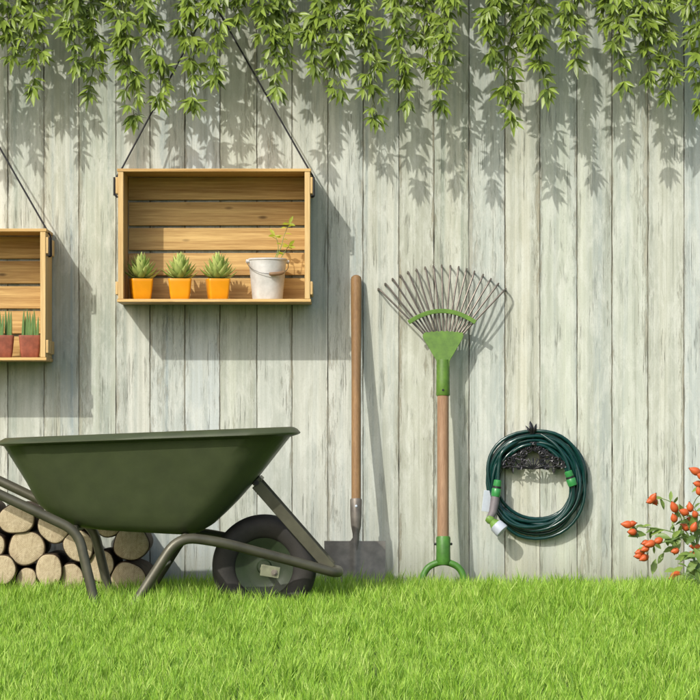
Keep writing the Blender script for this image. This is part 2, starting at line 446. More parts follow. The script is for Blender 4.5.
# ------------------------------------------------------------------ fence
fence = thing('wooden_fence', (0, .02, 0), 'tall fence of pale whitewashed vertical planks with flaking paint', 'fence')
fb = MB(); rr = random.Random(3)
SEAMS = [8, 44, 79, 116, 150, 185, 220, 257, 292, 328, 363, 399, 434, 469, 505, 540, 577, 612, 648, 684]
SEAMS = [8 - 36 * k + rr.uniform(-1.3, 1.3) for k in range(26, 0, -1)] + SEAMS + [684 + 36 * k + rr.uniform(-1.3, 1.3) for k in range(1, 27)]
for e0, e1 in zip(SEAMS, SEAMS[1:]):
    edge = (e0 - 350) / 320; w = (e1 - e0) / 320
    j = rr.uniform(-.0009, .0009); gap = rr.choice([.0001, .0003, .0008])
    x0, x1 = edge + gap / 2, edge + w - gap / 2
    y0 = -.0012 + j; top = 2.0 + rr.uniform(-.006, .006)
    # slightly wavy long edges and chamfered faces
    nseg = 44; c = .0009; rings = []
    for i in range(nseg + 1):
        z = -.05 + (top + .05) * i / nseg
        a = x0 + rr.uniform(-.0001, .0008) + (rr.uniform(.0004, .0014) if rr.random() < .07 else 0); b_ = x1 - rr.uniform(-.0001, .0008) - (rr.uniform(.0004, .0014) if rr.random() < .07 else 0)
        rings.append([(a, y0 + c, z), (a + c, y0, z), (b_ - c, y0, z), (b_, y0 + c, z), (b_, y0 + .02, z), (a, y0 + .02, z)])
    fb.rings(rings)
pf = fb.build('plank_panel', M['fence'], fence, ang=25)
at = pf.data.attributes.new('across', 'FLOAT', 'POINT')
at.data.foreach_set('value', [(-1, -.96, .96, 1, 1, -1)[i % 6] for i in range(len(pf.data.vertices))])
fixn(pf)
MB().box((0, .0225, .97), (7.0, .004, 2.0)).build('gap_backing', M['back'], fence)  # added sheet, keeps the sky from showing through the plank gaps
for z in (.35, 1.0, 1.7):
    MB().box((0, .045, z), (7.0, .04, .09)).build('rail', M['rail'], fence, bevel=.003)
for x in (-3.2, -1.6, 0, 1.6, 3.2):
    MB().box((x, .105, .95), (.09, .08, 1.9)).build('post', M['rail'], fence, bevel=.004)
NAILS = (P(212, 2, .03), P(-50, 63, .03))
for p in NAILS:
    b = MB(); b.tube([(p.x, .012, p.z - .004), (p.x, -.042, p.z + .002)], .0022, 8); b.tube([(p.x, -.042, p.z + .002), (p.x, -.0445, p.z + .0022)], .005, 10)
    b.build('nail', M['wire'], fence)

# ------------------------------------------------------------------ hanging crates
def crate(xl, xr, yt, yb, nail, label, seed):
    d1, d0 = .20, .006
    fl, fr = P(xl, yt, d1), P(xr, yb, d1)          # front outline
    X0, X1, Z1, Z0 = fl.x, fr.x, fl.z, fr.z
    th = .0095; rq = random.Random(seed)
    t = thing('hanging_crate', ((X0 + X1) / 2, -(d0 + d1) / 2, Z0), label, 'crate', 'pine crates hung on the fence')
    w = X1 - X0; ym = -(d0 + d1) / 2; dep = d1 - d0
    MB().box(((X0 + X1) / 2, ym, Z1 - th / 2), (w + .006, dep, th)).build('top_board', M['pine'], t, bevel=.0012)
    MB().box(((X0 + X1) / 2, ym, Z0 + th / 2), (w + .006, dep + .002, th)).build('bottom_board', M['pine'], t, bevel=.0012)
    for sx in (-1, 1):
        xx = X0 + .0082 if sx < 0 else X1 - .0082
        MB().box((xx, ym, (Z0 + Z1) / 2), (.0164, dep - .003, Z1 - Z0 - 2 * th - .0006)).build('side_board', M['pine_y'], t, bevel=.0012)
        for zz, hh in ((Z1 - .051, .050), (Z0 + .043, .040)):
            xb = X0 - .0042 if sx < 0 else X1 + .0042
            MB().box((xb, ym - .002, zz), (.0080, dep - .012, hh)).build('side_batten', M['pine_y'], t, bevel=.0015)
    n = 5; ih = Z1 - Z0 - 2 * th - .004; g_ = .0075; sh = (ih - (n - 1) * g_) / n
    for i in range(n):
        zc = Z0 + th + .002 + sh / 2 + i * (sh + g_)
        MB().box(((X0 + X1) / 2 + rq.uniform(-.001, .001), -(d0 + .0065) - rq.uniform(0, .001), zc + rq.uniform(-.0012, .0012)),
                 (w - .036, .011, sh + rq.uniform(-.002, .002)), Matrix.Rotation(rq.uniform(-.003, .003), 3, 'Y')).build('back_slat', M['pine'], t, bevel=.0015)
    for sx in (-1, 1):
        xb = (X0 - .0108) if sx < 0 else (X1 + .0108)
        xc = X0 - .001 if sx < 0 else X1 + .001
        a = Vector((nail.x + sx * .003, -.036, nail.z + .001))
        y = -.13
        pts = [a, Vector((xc - sx * .006, y, Z1 + .004)), Vector((xb, y - .01, Z1 - .022)), Vector((xb + sx*.001, y - .015, Z1 - .082)), Vector((xb - sx * .008, y - .015, Z1 - .0825))]
        MB().tube(fillet(pts, [0, .012, .01, .005, 0], 5), .0028, 8).build('hanging_cord', M['strap'], t)
        MB().tube([(xb + sx*.001, -.196, Z1 - .026), (xb + sx * .001, -.196, Z1 - .0815), (xb - sx * .008, -.196, Z1 - .082)], .003, 8).build('cord_loop', M['strap'], t)
    return X0, X1, Z0 + th, Z1
cA = crate(118, 310, 168.5, 302, NAILS[0], 'wide open pine crate hung by two black cords, holding orange pots and a white bucket', 1)
cB = crate(-149.5, 45.5, 228.5, 360.5, NAILS[1], 'pine crate cut off by the left photo edge, holding brown pots of green spikes', 2)

def square_pot(c, wt, wb, h, rot, mat, parent):
    def ring(w, z, r):
        out = []
        for k in range(4):
            a0 = rot + PI / 4 + k * PI / 2
            cc = Vector((math.cos(a0), math.sin(a0), 0)) * (w / math.sqrt(2) * 1.0 - r * 1.2)
            for q in (-1, -.33, .33, 1):
                a = a0 + q * PI / 4
                out.append(c + cc + Vector((math.cos(a) * r, math.sin(a) * r, z)))
        return out
    b = MB()
    rs = [ring(wb * .94, 0, .006), ring(wb, .002, .007)]
    for t in (.3, .6, .85): rs.append(ring(wb + (wt - wb) * t ** .8, h * t, .008))
    rs += [ring(wt, h - .001, .008), ring(wt * .985, h, .008), ring(wt * .90, h - .0005, .006), ring(wt * .87, h - .008, .006)]
    b.rings(rs); b.build('pot', mat, parent, ang=60)
    s = MB(); s.add([*ring(wt * .86, h - .007, .006)], [tuple(range(16))]); s.build('soil', M['soil'], parent)

def fleshy(b, base, d, ln, w, up_bend, n=6, th=.45):
    """thick pointed leaf curving upwards"""
    d = d.normalized(); p = Vector(base); rings = []; K = 6
    prof = (.55, .95, 1.0, .78, .42, .06)
    for i in range(K):
        side = d.cross(Vector((0, 0, 1))); side = side.normalized() if side.length > 1e-4 else Vector((1, 0, 0))
        nn = side.cross(d).normalized()
        r = w * .5 * prof[i]
        rings.append([p + side * math.cos(2 * PI * j / n) * r + nn * math.sin(2 * PI * j / n) * r * th * (1 if math.sin(2 * PI * j / n) < 0 else .45) for j in range(n)])
        d = (d + Vector((0, 0, up_bend / K))).normalized(); p = p + d * ln / (K - 1)
    b.rings(rings)

def succulent(px, rot, wt, label, seed):
    q = random.Random(seed); d = .125
    c = P(px, 298, d); c.z = cA[2] + .0006
    t = thing('potted_succulent', c, label, 'potted plant', 'succulents in orange pots')
    square_pot(c, wt, wt * .80, .064, rot, M['orange'], t)
    b = MB(); top = c + Vector((0, 0, .058)); gold = PI * (3 - math.sqrt(5)); n = 46
    for i in range(n):
        f = i / (n - 1)                     # 0 outer .. 1 centre
        az = i * gold + q.uniform(-.15, .15)
        el = math.radians(10 + 74 * f ** .95) + q.uniform(-.06, .06)
        dv = Vector((math.cos(az) * math.cos(el), math.sin(az) * math.cos(el), math.sin(el)))
        base = top + Vector((math.cos(az), math.sin(az), 0)) * .012 * (1 - f) + Vector((0, 0, .004 + .036 * f))
        ln = (.058 - .006 * f) * q.uniform(.92, 1.06)
        fleshy(b, base, dv, ln, .0225 - .006 * f, .7 * (1 - f), 6)
    b.tube([top - Vector((0, 0, .01)), top + Vector((0, 0, .045))], [.008, .004], 8)
    b.build('rosette', M['succ'], t, ang=70)
succulent(141, .24, .066, 'leftmost orange pot with rosette succulent, in the shaded crate corner', 1)
succulent(180, .05, .069, 'middle orange pot with rosette succulent, between the two other orange pots', 2)
succulent(218, .20, .067, 'orange pot with rosette succulent nearest the white bucket', 3)

def snake_pot(px, label, seed):
    q = random.Random(seed); d = .12
    c = P(px, 357, d); c.z = cB[2] + .0006
    t = thing('potted_spike_plant', c, label, 'potted plant', 'spiky plants in brown pots')
    square_pot(c, .066, .052, .069, .1, M['terra'], t)
    for i in range(7):
        x = (i - 3) * .0078 + q.uniform(-.002, .002); y = q.uniform(-.015, .015)
        h = q.uniform(.070, .098); lx = q.uniform(-.004, .004)
        p0 = c + Vector((x, y, .058))
        pts = [p0 + Vector((lx * k / 5, 0, h * k / 5)) for k in range(6)]
        MB().tube(pts, [.0042, .0046, .0044, .0038, .0026, .0004], 8).build('spike_leaf', M['snake'], t)
snake_pot(3, 'brown pot of upright green spikes cut by the left photo edge', 4)
snake_pot(30, 'brown pot of upright green spikes beside the right wall of its crate', 5)

# bucket and seedling
def bucket():
    d = .108; c = P(267.5, 298, d); c.z = cA[2] + .0006
    t = thing('white_bucket', c, 'small whitewashed metal bucket with wooden carrying grip, standing in the crate', 'bucket')
    h = .125; r0, r1 = .046, .0585
    b = MB(); b.lathe([(r0 - .003, 0), (r0, .0015), (r0 + .001, .006), (r0 + (r1 - r0) * .8, h * .8), (r0 + (r1 - r0) * .83, h * .812), (r0 + (r1 - r0) * .84, h * .83), (r1, h - .004), (r1 + .0025, h - .002), (r1 + .0025, h + .0015), (r1, h + .003),
             (r1 - .002, h), (r1 - .004, h - .012), (r1 - .006, h - .028)], c, 48)
    b.build('pail_body', M['bucket'], t)
    s = MB(); s.lathe([(r1 - .004, h - .026), (r1 * .5, h - .02), (.001, h - .019)], c, 24); s.build('soil', M['soil'], t)
    ax = Vector((math.cos(math.radians(14)), math.sin(math.radians(14)), 0)); pr = Vector((ax.y, -ax.x, 0))
    pts = []
    for i in range(25):
        th = PI * i / 24
        pts.append(c + ax * (-(r1 + .006) * math.cos(th)) + pr * (r1 + .006) * math.sin(th) + Vector((0, 0, h - .008 - .040 * math.sin(th) ** .8 if 0 < i < 24 else h - .008)))
    MB().tube(pts, .0013, 8).build('bail_wire', M['wire'], t)
    MB().tube(pts[11:18], [.0045, .0058, .006, .006, .006, .0058, .0045], 12).build('grip', M['bail'], t)
    for s_ in (-1, 1):
        e = c + ax * s_ * (r1 + .003) + Vector((0, 0, h - .006))
        MB().tube([e - ax * s_ * .003, e + ax * s_ * .006], .006, 12).build('ear', M['bucket'], t)
    # seedling
    q = random.Random(8)
    base = c + Vector((.018, -.01, h - .021))
    y = thing('young_plant', base, 'thin yellow-green seedling growing out of the white bucket', 'plant')
    paths = [[base, P(281, 247, d + .005), P(284, 236, d), P(289, 224, d)], [base + Vector((-.006, .004, 0)), P(278, 250, d - .01), P(277, 240, d - .01), P(275, 236, d - .012)],
             [base + Vector((.008, 0, 0)), P(286, 250, d + .01), P(289, 246, d + .015)]]
    lf = MB(); st = MB()
    for k, p in enumerate(paths):
        sp = smooth_path(p, 6); st.tube(sp, [.0014 - .0008 * i / len(sp) for i in range(len(sp))], 6)
        for i in range(4, len(sp), 3 if k == 0 else 4):
            for s_ in (-1, 1):
                if q.random() < .25: continue
                dv = Vector((s_ * q.uniform(.6, 1), q.uniform(-.6, .3), q.uniform(-.1, .7)))
                lf.leaf(sp[i], dv, Vector((0, -.5, 1)), q.uniform(.016, .026), q.uniform(.008, .012), q.uniform(.2, .7))
        lf.leaf(sp[-1], sp[-1] - sp[-2], Vector((0, -1, .3)), .028, .011, .2)
        lf.leaf(sp[-1], Vector((.8, -.3, -.1)), Vector((0, -1, .6)), .022, .010, .3)
        lf.leaf(sp[-1], Vector((-.7, -.4, .1)), Vector((0, -1, .6)), .024, .010, .3)
    st.build('stem', M['bush_stem'], y); lf.build('leaves', M['seedling'], y)
bucket()

# ------------------------------------------------------------------ shovel
def shovel():
    # leaning line: depth as function of height
    zt = P(356, 275, .02).z
    def dd(z): return .205 - (.205 - .022) * z / zt
    def Q(px, z, extra=0): 
        d = dd(z) + extra; s = SCALE * D / (D - d)
        return Vector(((px - 350) / s, -d, z))
    def zat(py):
        d = .12
        for _ in range(4): d = dd(CH + (HZ - py) / (SCALE * D / (D - d)))
        return CH + (HZ - py) / (SCALE * D / (D - d))
    t = thing('shovel', Vector((.015, -.2, 0)), 'square-bladed steel shovel with brown wooden handle leaning on the fence', 'shovel')
    z0 = zat(504); pts = [Q(356.2, z0 + (zt - z0) * k / 12) for k in range(13)]
    rad = [.0150] * 13; rad[-1] = .0155
    tip = pts[-1]; dr = (pts[-1] - pts[-2]).normalized()
    pts = pts[:-1] + [tip - dr * .016, tip - dr * .007, tip - dr * .002, tip]; rad = [.0146] * 8 + [.0152, .0158, .0165, .0168] + [.0168, .0150, .009, .001]
    MB().tube(pts, rad, 16).build('handle', M['ash'], t)
    zz = [zat(y) for y in (499, 500, 515, 526, 534, 541, 552)]
    b = MB(); b.tube([Q(356, z, .0) for z in zz], [.0172, .0185, .0178, .0155, .0105, .0095, .006], 18); b.build('socket', M['socket'], t)
    rv = Q(356.2, zat(506), .018); MB().tube([rv + Vector((0, .004, 0)), rv + Vector((0, -.001, 0)), rv + Vector((0, -.003, 0))], [.0042, .0042, .0025], 10).build('rivet', M['paper'], t)
    # blade: dished sheet with a central crease
    zb = .005; ztop = zat(541); W = .0945; nxx, nz = 28, 16
    fr, bk = [], []
    for j in range(nz + 1):
        v = j / nz
        for i in range(nxx + 1):
            u = -1 + 2 * i / nxx
            zc = ztop + .028 * max(0, 1 - abs(u) / .16) ** 1.6       # shoulder rises to the neck
            z = zb + (zc - zb) * v
            wdt = W * (.965 + .035 * v)
            cre = .010 * math.exp(-(u / .10) ** 2) * (.15 + .85 * v ** 1.4) - .012 * (u * u) 
            y = -dd(z) - cre - .001
            x = (356 - 350) / 330 + u * wdt - .003
            fr.append((x, y, z)); bk.append((x, y + .0022, z))
    n1 = (nxx + 1) * (nz + 1); fs = []
    for j in range(nz):
        for i in range(nxx):
            a = j * (nxx + 1) + i; fs.append((a, a + 1, a + nxx + 2, a + nxx + 1)); fs.append((n1 + a, n1 + a + nxx + 1, n1 + a + nxx + 2, n1 + a + 1))
    rim = [i for i in range(nxx + 1)] + [j * (nxx + 1) + nxx for j in range(1, nz + 1)] + [nz * (nxx + 1) + i for i in range(nxx - 1, -1, -1)] + [j * (nxx + 1) for j in range(nz - 1, 0, -1)]
    for a, c in zip(rim, rim[1:] + rim[:1]): fs.append((a, n1 + a, n1 + c, c))
    b = MB(); b.add(fr + bk, fs); fixn(b.build('blade', M['steel_dark'], t, ang=50))
shovel()

# ------------------------------------------------------------------ rake
def rake():
    def dd(z): return .150 - .100 * (z / .98)
    def Q(px, py, extra=0):
        d = .12
        for _ in range(5): d = dd(CH + (HZ - py) / (SCALE * D / (D - d))) + extra
        return P(px, py, d)
    t = thing('leaf_rake', Vector(((443 - 350) / 328, -.15, 0)), 'upside-down leaf rake with fan of wire tines and bright green head', 'rake')
    MB().tube([Q(443, 392 + (545 - 392) * k / 8) for k in range(9)], .0182, 18).build('handle', M['beech'], t)
    # socket and fan plate
    b = MB(); b.tube([Q(443, y) for y in (396, 395, 380, 366, 360)], [.0195, .0215, .0208, .0205, .0195], 18)
    b.build('head_socket', M['rake_green'], t)
    p = Q(443, 390, .0205); MB().tube([p + Vector((0, .004, 0)), p + Vector((0, -.0025, 0))], .0035, 10).build('rivet', M['blackp'], t)
    outl = [(436.8, 367), (436.6, 361), (423.0, 338), (422.6, 335.4)]
    k = 15
    for i in range(k + 1):
        x = 424 + (462.5 - 424) * i / k
        outl.append((x, 333.2 - 1.6 * math.sin(PI * i / k) - (1.1 if i % 2 else 0)))
    outl += [(463.6, 335.4), (463, 338), (449.7, 361), (449.5, 367)]
    b = MB(); front, back = [], []
    for x, y in outl:
        front.append(Q(x, y, .010)); back.append(Q(x, y, .002))
    n = len(outl); b.add(front + back, [tuple(range(n)), tuple(range(2 * n - 1, n - 1, -1))] + [(i, i + n, (i + 1) % n + n, (i + 1) % n) for i in range(n)])
    fixn(b.build('head_plate', M['rake_green'], t, bevel=.001))
    tips = [(55,155),(88,130),(123,107),(160,90),(197,74),(238,62),(280,52),(320,45),(360,42),(402,45),(442,50),(480,60),(518,72),(560,88),(597,108),(633,130),(668,155)]
    for i, (a, c) in enumerate(tips):
        tx, ty = 370 + a / 5, 260 + c / 5
        bx = 426 + (461 - 426) * i / 16; by = 336
        u = (i - 8) / 8
        pts = []
        for k in range(13):
            f = k / 12
            x = bx + (tx - bx) * f; y = by + (ty - by) * f
            e = .006 - .012 * f + .010 * math.sin(PI * f * .8)
            pts.append((x, y, e))
        ww = [Q(x, y, e) for x, y, e in pts]
        # hooked end turning back to the fence
        last = ww[-1]; dr = (ww[-1] - ww[-3]).normalized()
        ww = ww[:-1] + [last - dr * .004]
        dep = -last.y
        for a_ in (20, 45, 70, 90):
            r_ = math.radians(a_)
            ww.append(last + dr * (.012 * math.sin(r_)) + Vector((0, .022 * (1 - math.cos(r_)), 0)))
        ww.append(Vector((ww[-1].x, -.004, ww[-1].z - .004)))
        MB().tube(ww, .0029, 8).build('tine', M['tine'], t)
    # arched cross brace
    pts = []
    for i in range(21):
        f = i / 20; x = 408.5 + (475.5 - 408.5) * f
        y = 322.5 - 11.5 * (1 - (2 * f - 1) ** 2)
        pts.append(Q(x, y, .028))
    rings = []
    for i, p in enumerate(pts):
        tn = (pts[min(i + 1, 20)] - pts[max(i - 1, 0)]).normalized(); nn = Vector((-tn.z, 0, tn.x))
        rings.append([p + nn * .0068 + Vector((0, .003, 0)), p + nn * .0068 - Vector((0, .003, 0)), p - nn * .0068 - Vector((0, .003, 0)), p - nn * .0068 + Vector((0, .003, 0))])
    b = MB(); b.rings(rings); fixn(b.build('cross_brace', M['rake_green'], t, bevel=.001))
    # ferrule and D grip at the ground
    b = MB(); b.tube([Q(443.3, y) for y in (536.5, 538, 550, 561, 565)], [.0205, .0222, .0218, .0225, .018], 18); b.build('ferrule', M['grip_green'], t)
    for s in (-1, 1):
        p = Q(443.3 + s * 7, 544); MB().tube([p, p + Vector((s * .004, 0, 0)), p + Vector((s * .0065, 0, 0))], [.004, .004, .0025], 10).build('ferrule_bolt', M['blackp'], t)
    g0 = Q(443.3, 563)
    def G(x, z): return Vector((g0.x + x, -dd(z), z))
    arch = [G(-.066, .012), G(-.066, .05), G(-.058, .085), G(-.038, .108), G(0, .119), G(.038, .108), G(.058, .085), G(.066, .05), G(.066, .012)]
    b = MB(); b.tube(smooth_path(arch, 6), .0105, 12); b.build('grip_arch', M['grip_green'], t)
    MB().tube([G(-.074, .013), G(.074, .013)], .0125, 14).build('grip_bar', M['grip_green'], t)
rake()

# ------------------------------------------------------------------ hose and holder
def holder():
    c = P(533, 452, .0); cx, cz = c.x, c.z
    t = thing('hose_holder', (cx, -.002, cz), 'ornate black cast-iron hose holder with leaf scrolls, screwed to the fence', 'hose holder')
    q = random.Random(4)
    # curved support shelf under the coil
    b = MB(); rings = []
    for i in range(25):
        a = math.radians(205 - 230 * i / 24); 
        x, z = cx + .070 * math.cos(a), cz - .040 + .052 * math.sin(a)
        rings.append([(x, -.003, z), (x, -.045, z), (x * .996 + cx * .004, -.045, z - .005), (x * .996 + cx * .004, -.003, z - .005)])
    b.rings(rings); fixn(b.build('support_arch', M['iron'], t))
    # front ornament: scrolls and leaves inside a low triangle
    b = MB(); y = -.05
    def tri(px): return 442 + abs(px - 533) * .60
    for k in range(30):
        px = q.uniform(534, 567); lo = tri(px); py = q.uniform(lo, 467.5)
        if px > 560: py = q.uniform(460, 466)
        r = q.uniform(.006, .011); a0 = q.uniform(0, 2 * PI); s = q.choice((-1, 1)); dep = q.uniform(.040, .052)
        for mir in (1, -1):
            o = P(533 + mir * (px - 533), py, dep); pts = []
            for i in range(20):
                f = i / 19; a = a0 + s * f * 2.6 * PI; rr_ = r * (1 - .8 * f)
                pts.append(o + Vector((mir * math.cos(a) * rr_, -.006 * f, math.sin(a) * rr_)))
            b.tube(pts, [.0017 + .0007 * math.sin(PI * i / 19) for i in range(20)], 7)
    for k in range(20):
        px = q.uniform(535, 566); py = q.uniform(tri(px), 468); a = q.uniform(0, 2 * PI); ln = q.uniform(.012, .019); wl = q.uniform(.005, .008); yy = q.uniform(-.5, 0)
        for mir in (1, -1):
            b.leaf(P(533 + mir * (px - 533), py, .052), Vector((mir * math.cos(a), yy, math.sin(a))), Vector((0, -1, 0)), ln, wl, .2, .5)
    for k in range(9):
        a = math.radians(20 + 140 * k / 8); o = P(533, 469, .05)
        b.tube(smooth_path([o, o + Vector((math.cos(a) * .02, -.006, math.sin(a) * .016)), o + Vector((math.cos(a) * .05, 0, math.sin(a) * .034))], 5), .0022, 7)
    b.tube(smooth_path([P(500, 466, .05), P(515, 467, .05), P(533, 468.5, .05), P(551, 467, .05), P(566, 466, .05)], 6), .0026, 8)
    b.build('scroll_ornament', M['iron'], t)
    # finial leaves at the top
    b = MB()
    for px, py, w in ((530, 423.5, .017), (536.5, 426, .013), (525.5, 428, .009)):
        p1 = P(px, py - 2.5, .05); p0 = P(533, 436, .045)
        sp = smooth_path([p0, (p0 + p1) / 2 + Vector((0, -.006, 0)), p1], 6)
        b.tube(sp, [.003] * 4 + [w * .3, w * .42, w * .5, w * .5, w * .48, w * .4, w * .28, w * .12, .0005][:len(sp) - 4], 10, flat=.6)
    b.tube([P(533, 437, .0), P(533, 437, .05)], .004, 8)
    b.build('finial', M['iron'], t)
holder()

def hose():
    q = random.Random(21)
    c = P(536, 486, .055)
    t = thing('garden_hose', (c.x, c.y, c.z - .17), 'dark green garden hose coiled round the black holder', 'garden hose')
    turns = 17; pts = []; n = turns * 40
    prm = []
    seq = [.95, .2, .7, .45, 1.0, .2, .7, .45, 1.0, .05, .8, .35, .6, .9, .12, .75, .5, .98, .3]
    for k in range(turns + 1):
        e = seq[k]
        prm.append(dict(rx=33.5 + 17 * e, top=446 - 14.5 * e + q.uniform(-2, 2), bot=512 + 32 * ((e * 3.7 + k * .37) % 1.0), cx=-2.5 + 3.2 * e + q.uniform(-1.5, 1.5), d=q.uniform(.010, .046), tw=q.uniform(-.1, .1)))
    for i in range(n + 1):
        u = i / 40; k = min(int(u), turns - 1); f = u - k; f = f * f * (3 - 2 * f)
        A, B = prm[k], prm[k + 1]; g = {m_: A[m_] * (1 - f) + B[m_] * f for m_ in A}
        a = PI / 2 + 2 * PI * (i % 40) / 40 + g['tw'] * math.sin(4 * PI * i / 40)
        cy = (g['top'] + g['bot']) / 2; ry = (g['bot'] - g['top']) / 2
        ca, sa = math.cos(a), math.sin(a)
        px = 536 + g['cx'] + g['rx'] * abs(ca) ** .9 * (1 if ca > 0 else -1) + 1.2 * math.sin(a * 3 + k)
        py = cy - ry * sa
        pts.append(P(px, py, g['d'] + .008 * math.sin(a * 2 + k * 1.7)))
    # two loose ends: one down the left to the nozzle, one at the right
    end = smooth_path([pts[-1], P(505, 449, .060), P(499, 465, .062), P(498, 481, .064)], 8)
    start = smooth_path([P(570, 479, .062), P(567, 463, .062), P(556, 445, .058), pts[0]], 8)
    al = start[:-1] + pts + end[1:]
    sm = [al[0]] + [(al[i - 1] + al[i] * 2 + al[i + 1]) / 4 for i in range(1, len(al) - 1)] + [al[-1]]
    MB().tube(sm, .0055, 10).build('coil', M['hose'], t)
    def coupling(p0, p1, name):
        v = p1 - p0; r = .0125
        o = MB().tube([p0 + v * f for f in (0, .04, .34, .38)], [r * .85, r, r * 1.05, r * 1.0], 14).tube([p0 + v * f for f in (.5, .54, .8, .97, 1)], [r * 1.1, r * 1.22, r * 1.2, r * 1.1, r * .9], 14).build(name, M['clip'], t)
        MB().tube([p0 + v * f for f in (.36, .37, .52, .53)], [r * .9, r * 1.1, r * 1.1, r * .9], 14).build('seal_ring', M['blackp'], o)
    coupling(P(498, 480, .064), P(495.5, 497, .066), 'coupling')
    coupling(P(568, 471, .062), P(573, 486, .062), 'coupling')
    tail = smooth_path([P(573, 486, .062), P(573, 500, .06), P(565, 514, .054), P(550, 527, .045)], 6)
    MB().tube(tail, .0058, 10).build('tail_end', M['hose'], t)
    # spray nozzle
    b = MB(); b.tube([P(495.5, 496, .066), P(494.5, 503, .067), P(493, 512, .069), P(490, 518, .071)], [.0125, .0135, .0128, .011], 14)
    nz = b.build('spray_nozzle', M['greyp'], t)
    a0, a1 = P(487.5, 517, .070), P(503, 532, .086); v = a1 - a0
    MB().tube([a0 + v * f for f in (0, .05, .2, .3, .5, .52)], [.008, .0135, .0145, .0115, .0185, .0190], 16).build('nozzle_head', M['lime'], nz)
    MB().tube([a0 + v * f for f in (.52, .54, .9, .96, .97)], [.0195, .0215, .0235, .0225, .018], 18).build('nozzle_face', M['whitep'], nz)
    # paper tag tied at the coupling
    r = MB(); o = P(486.5, 501, .045)
    r.box(o, (.026, .0012, .066), Matrix.Rotation(.12, 3, 'Y') @ Matrix.Rotation(.35, 3, 'Z')); r.build('paper_tag', M['paper'], t, bevel=.0004)
hose()

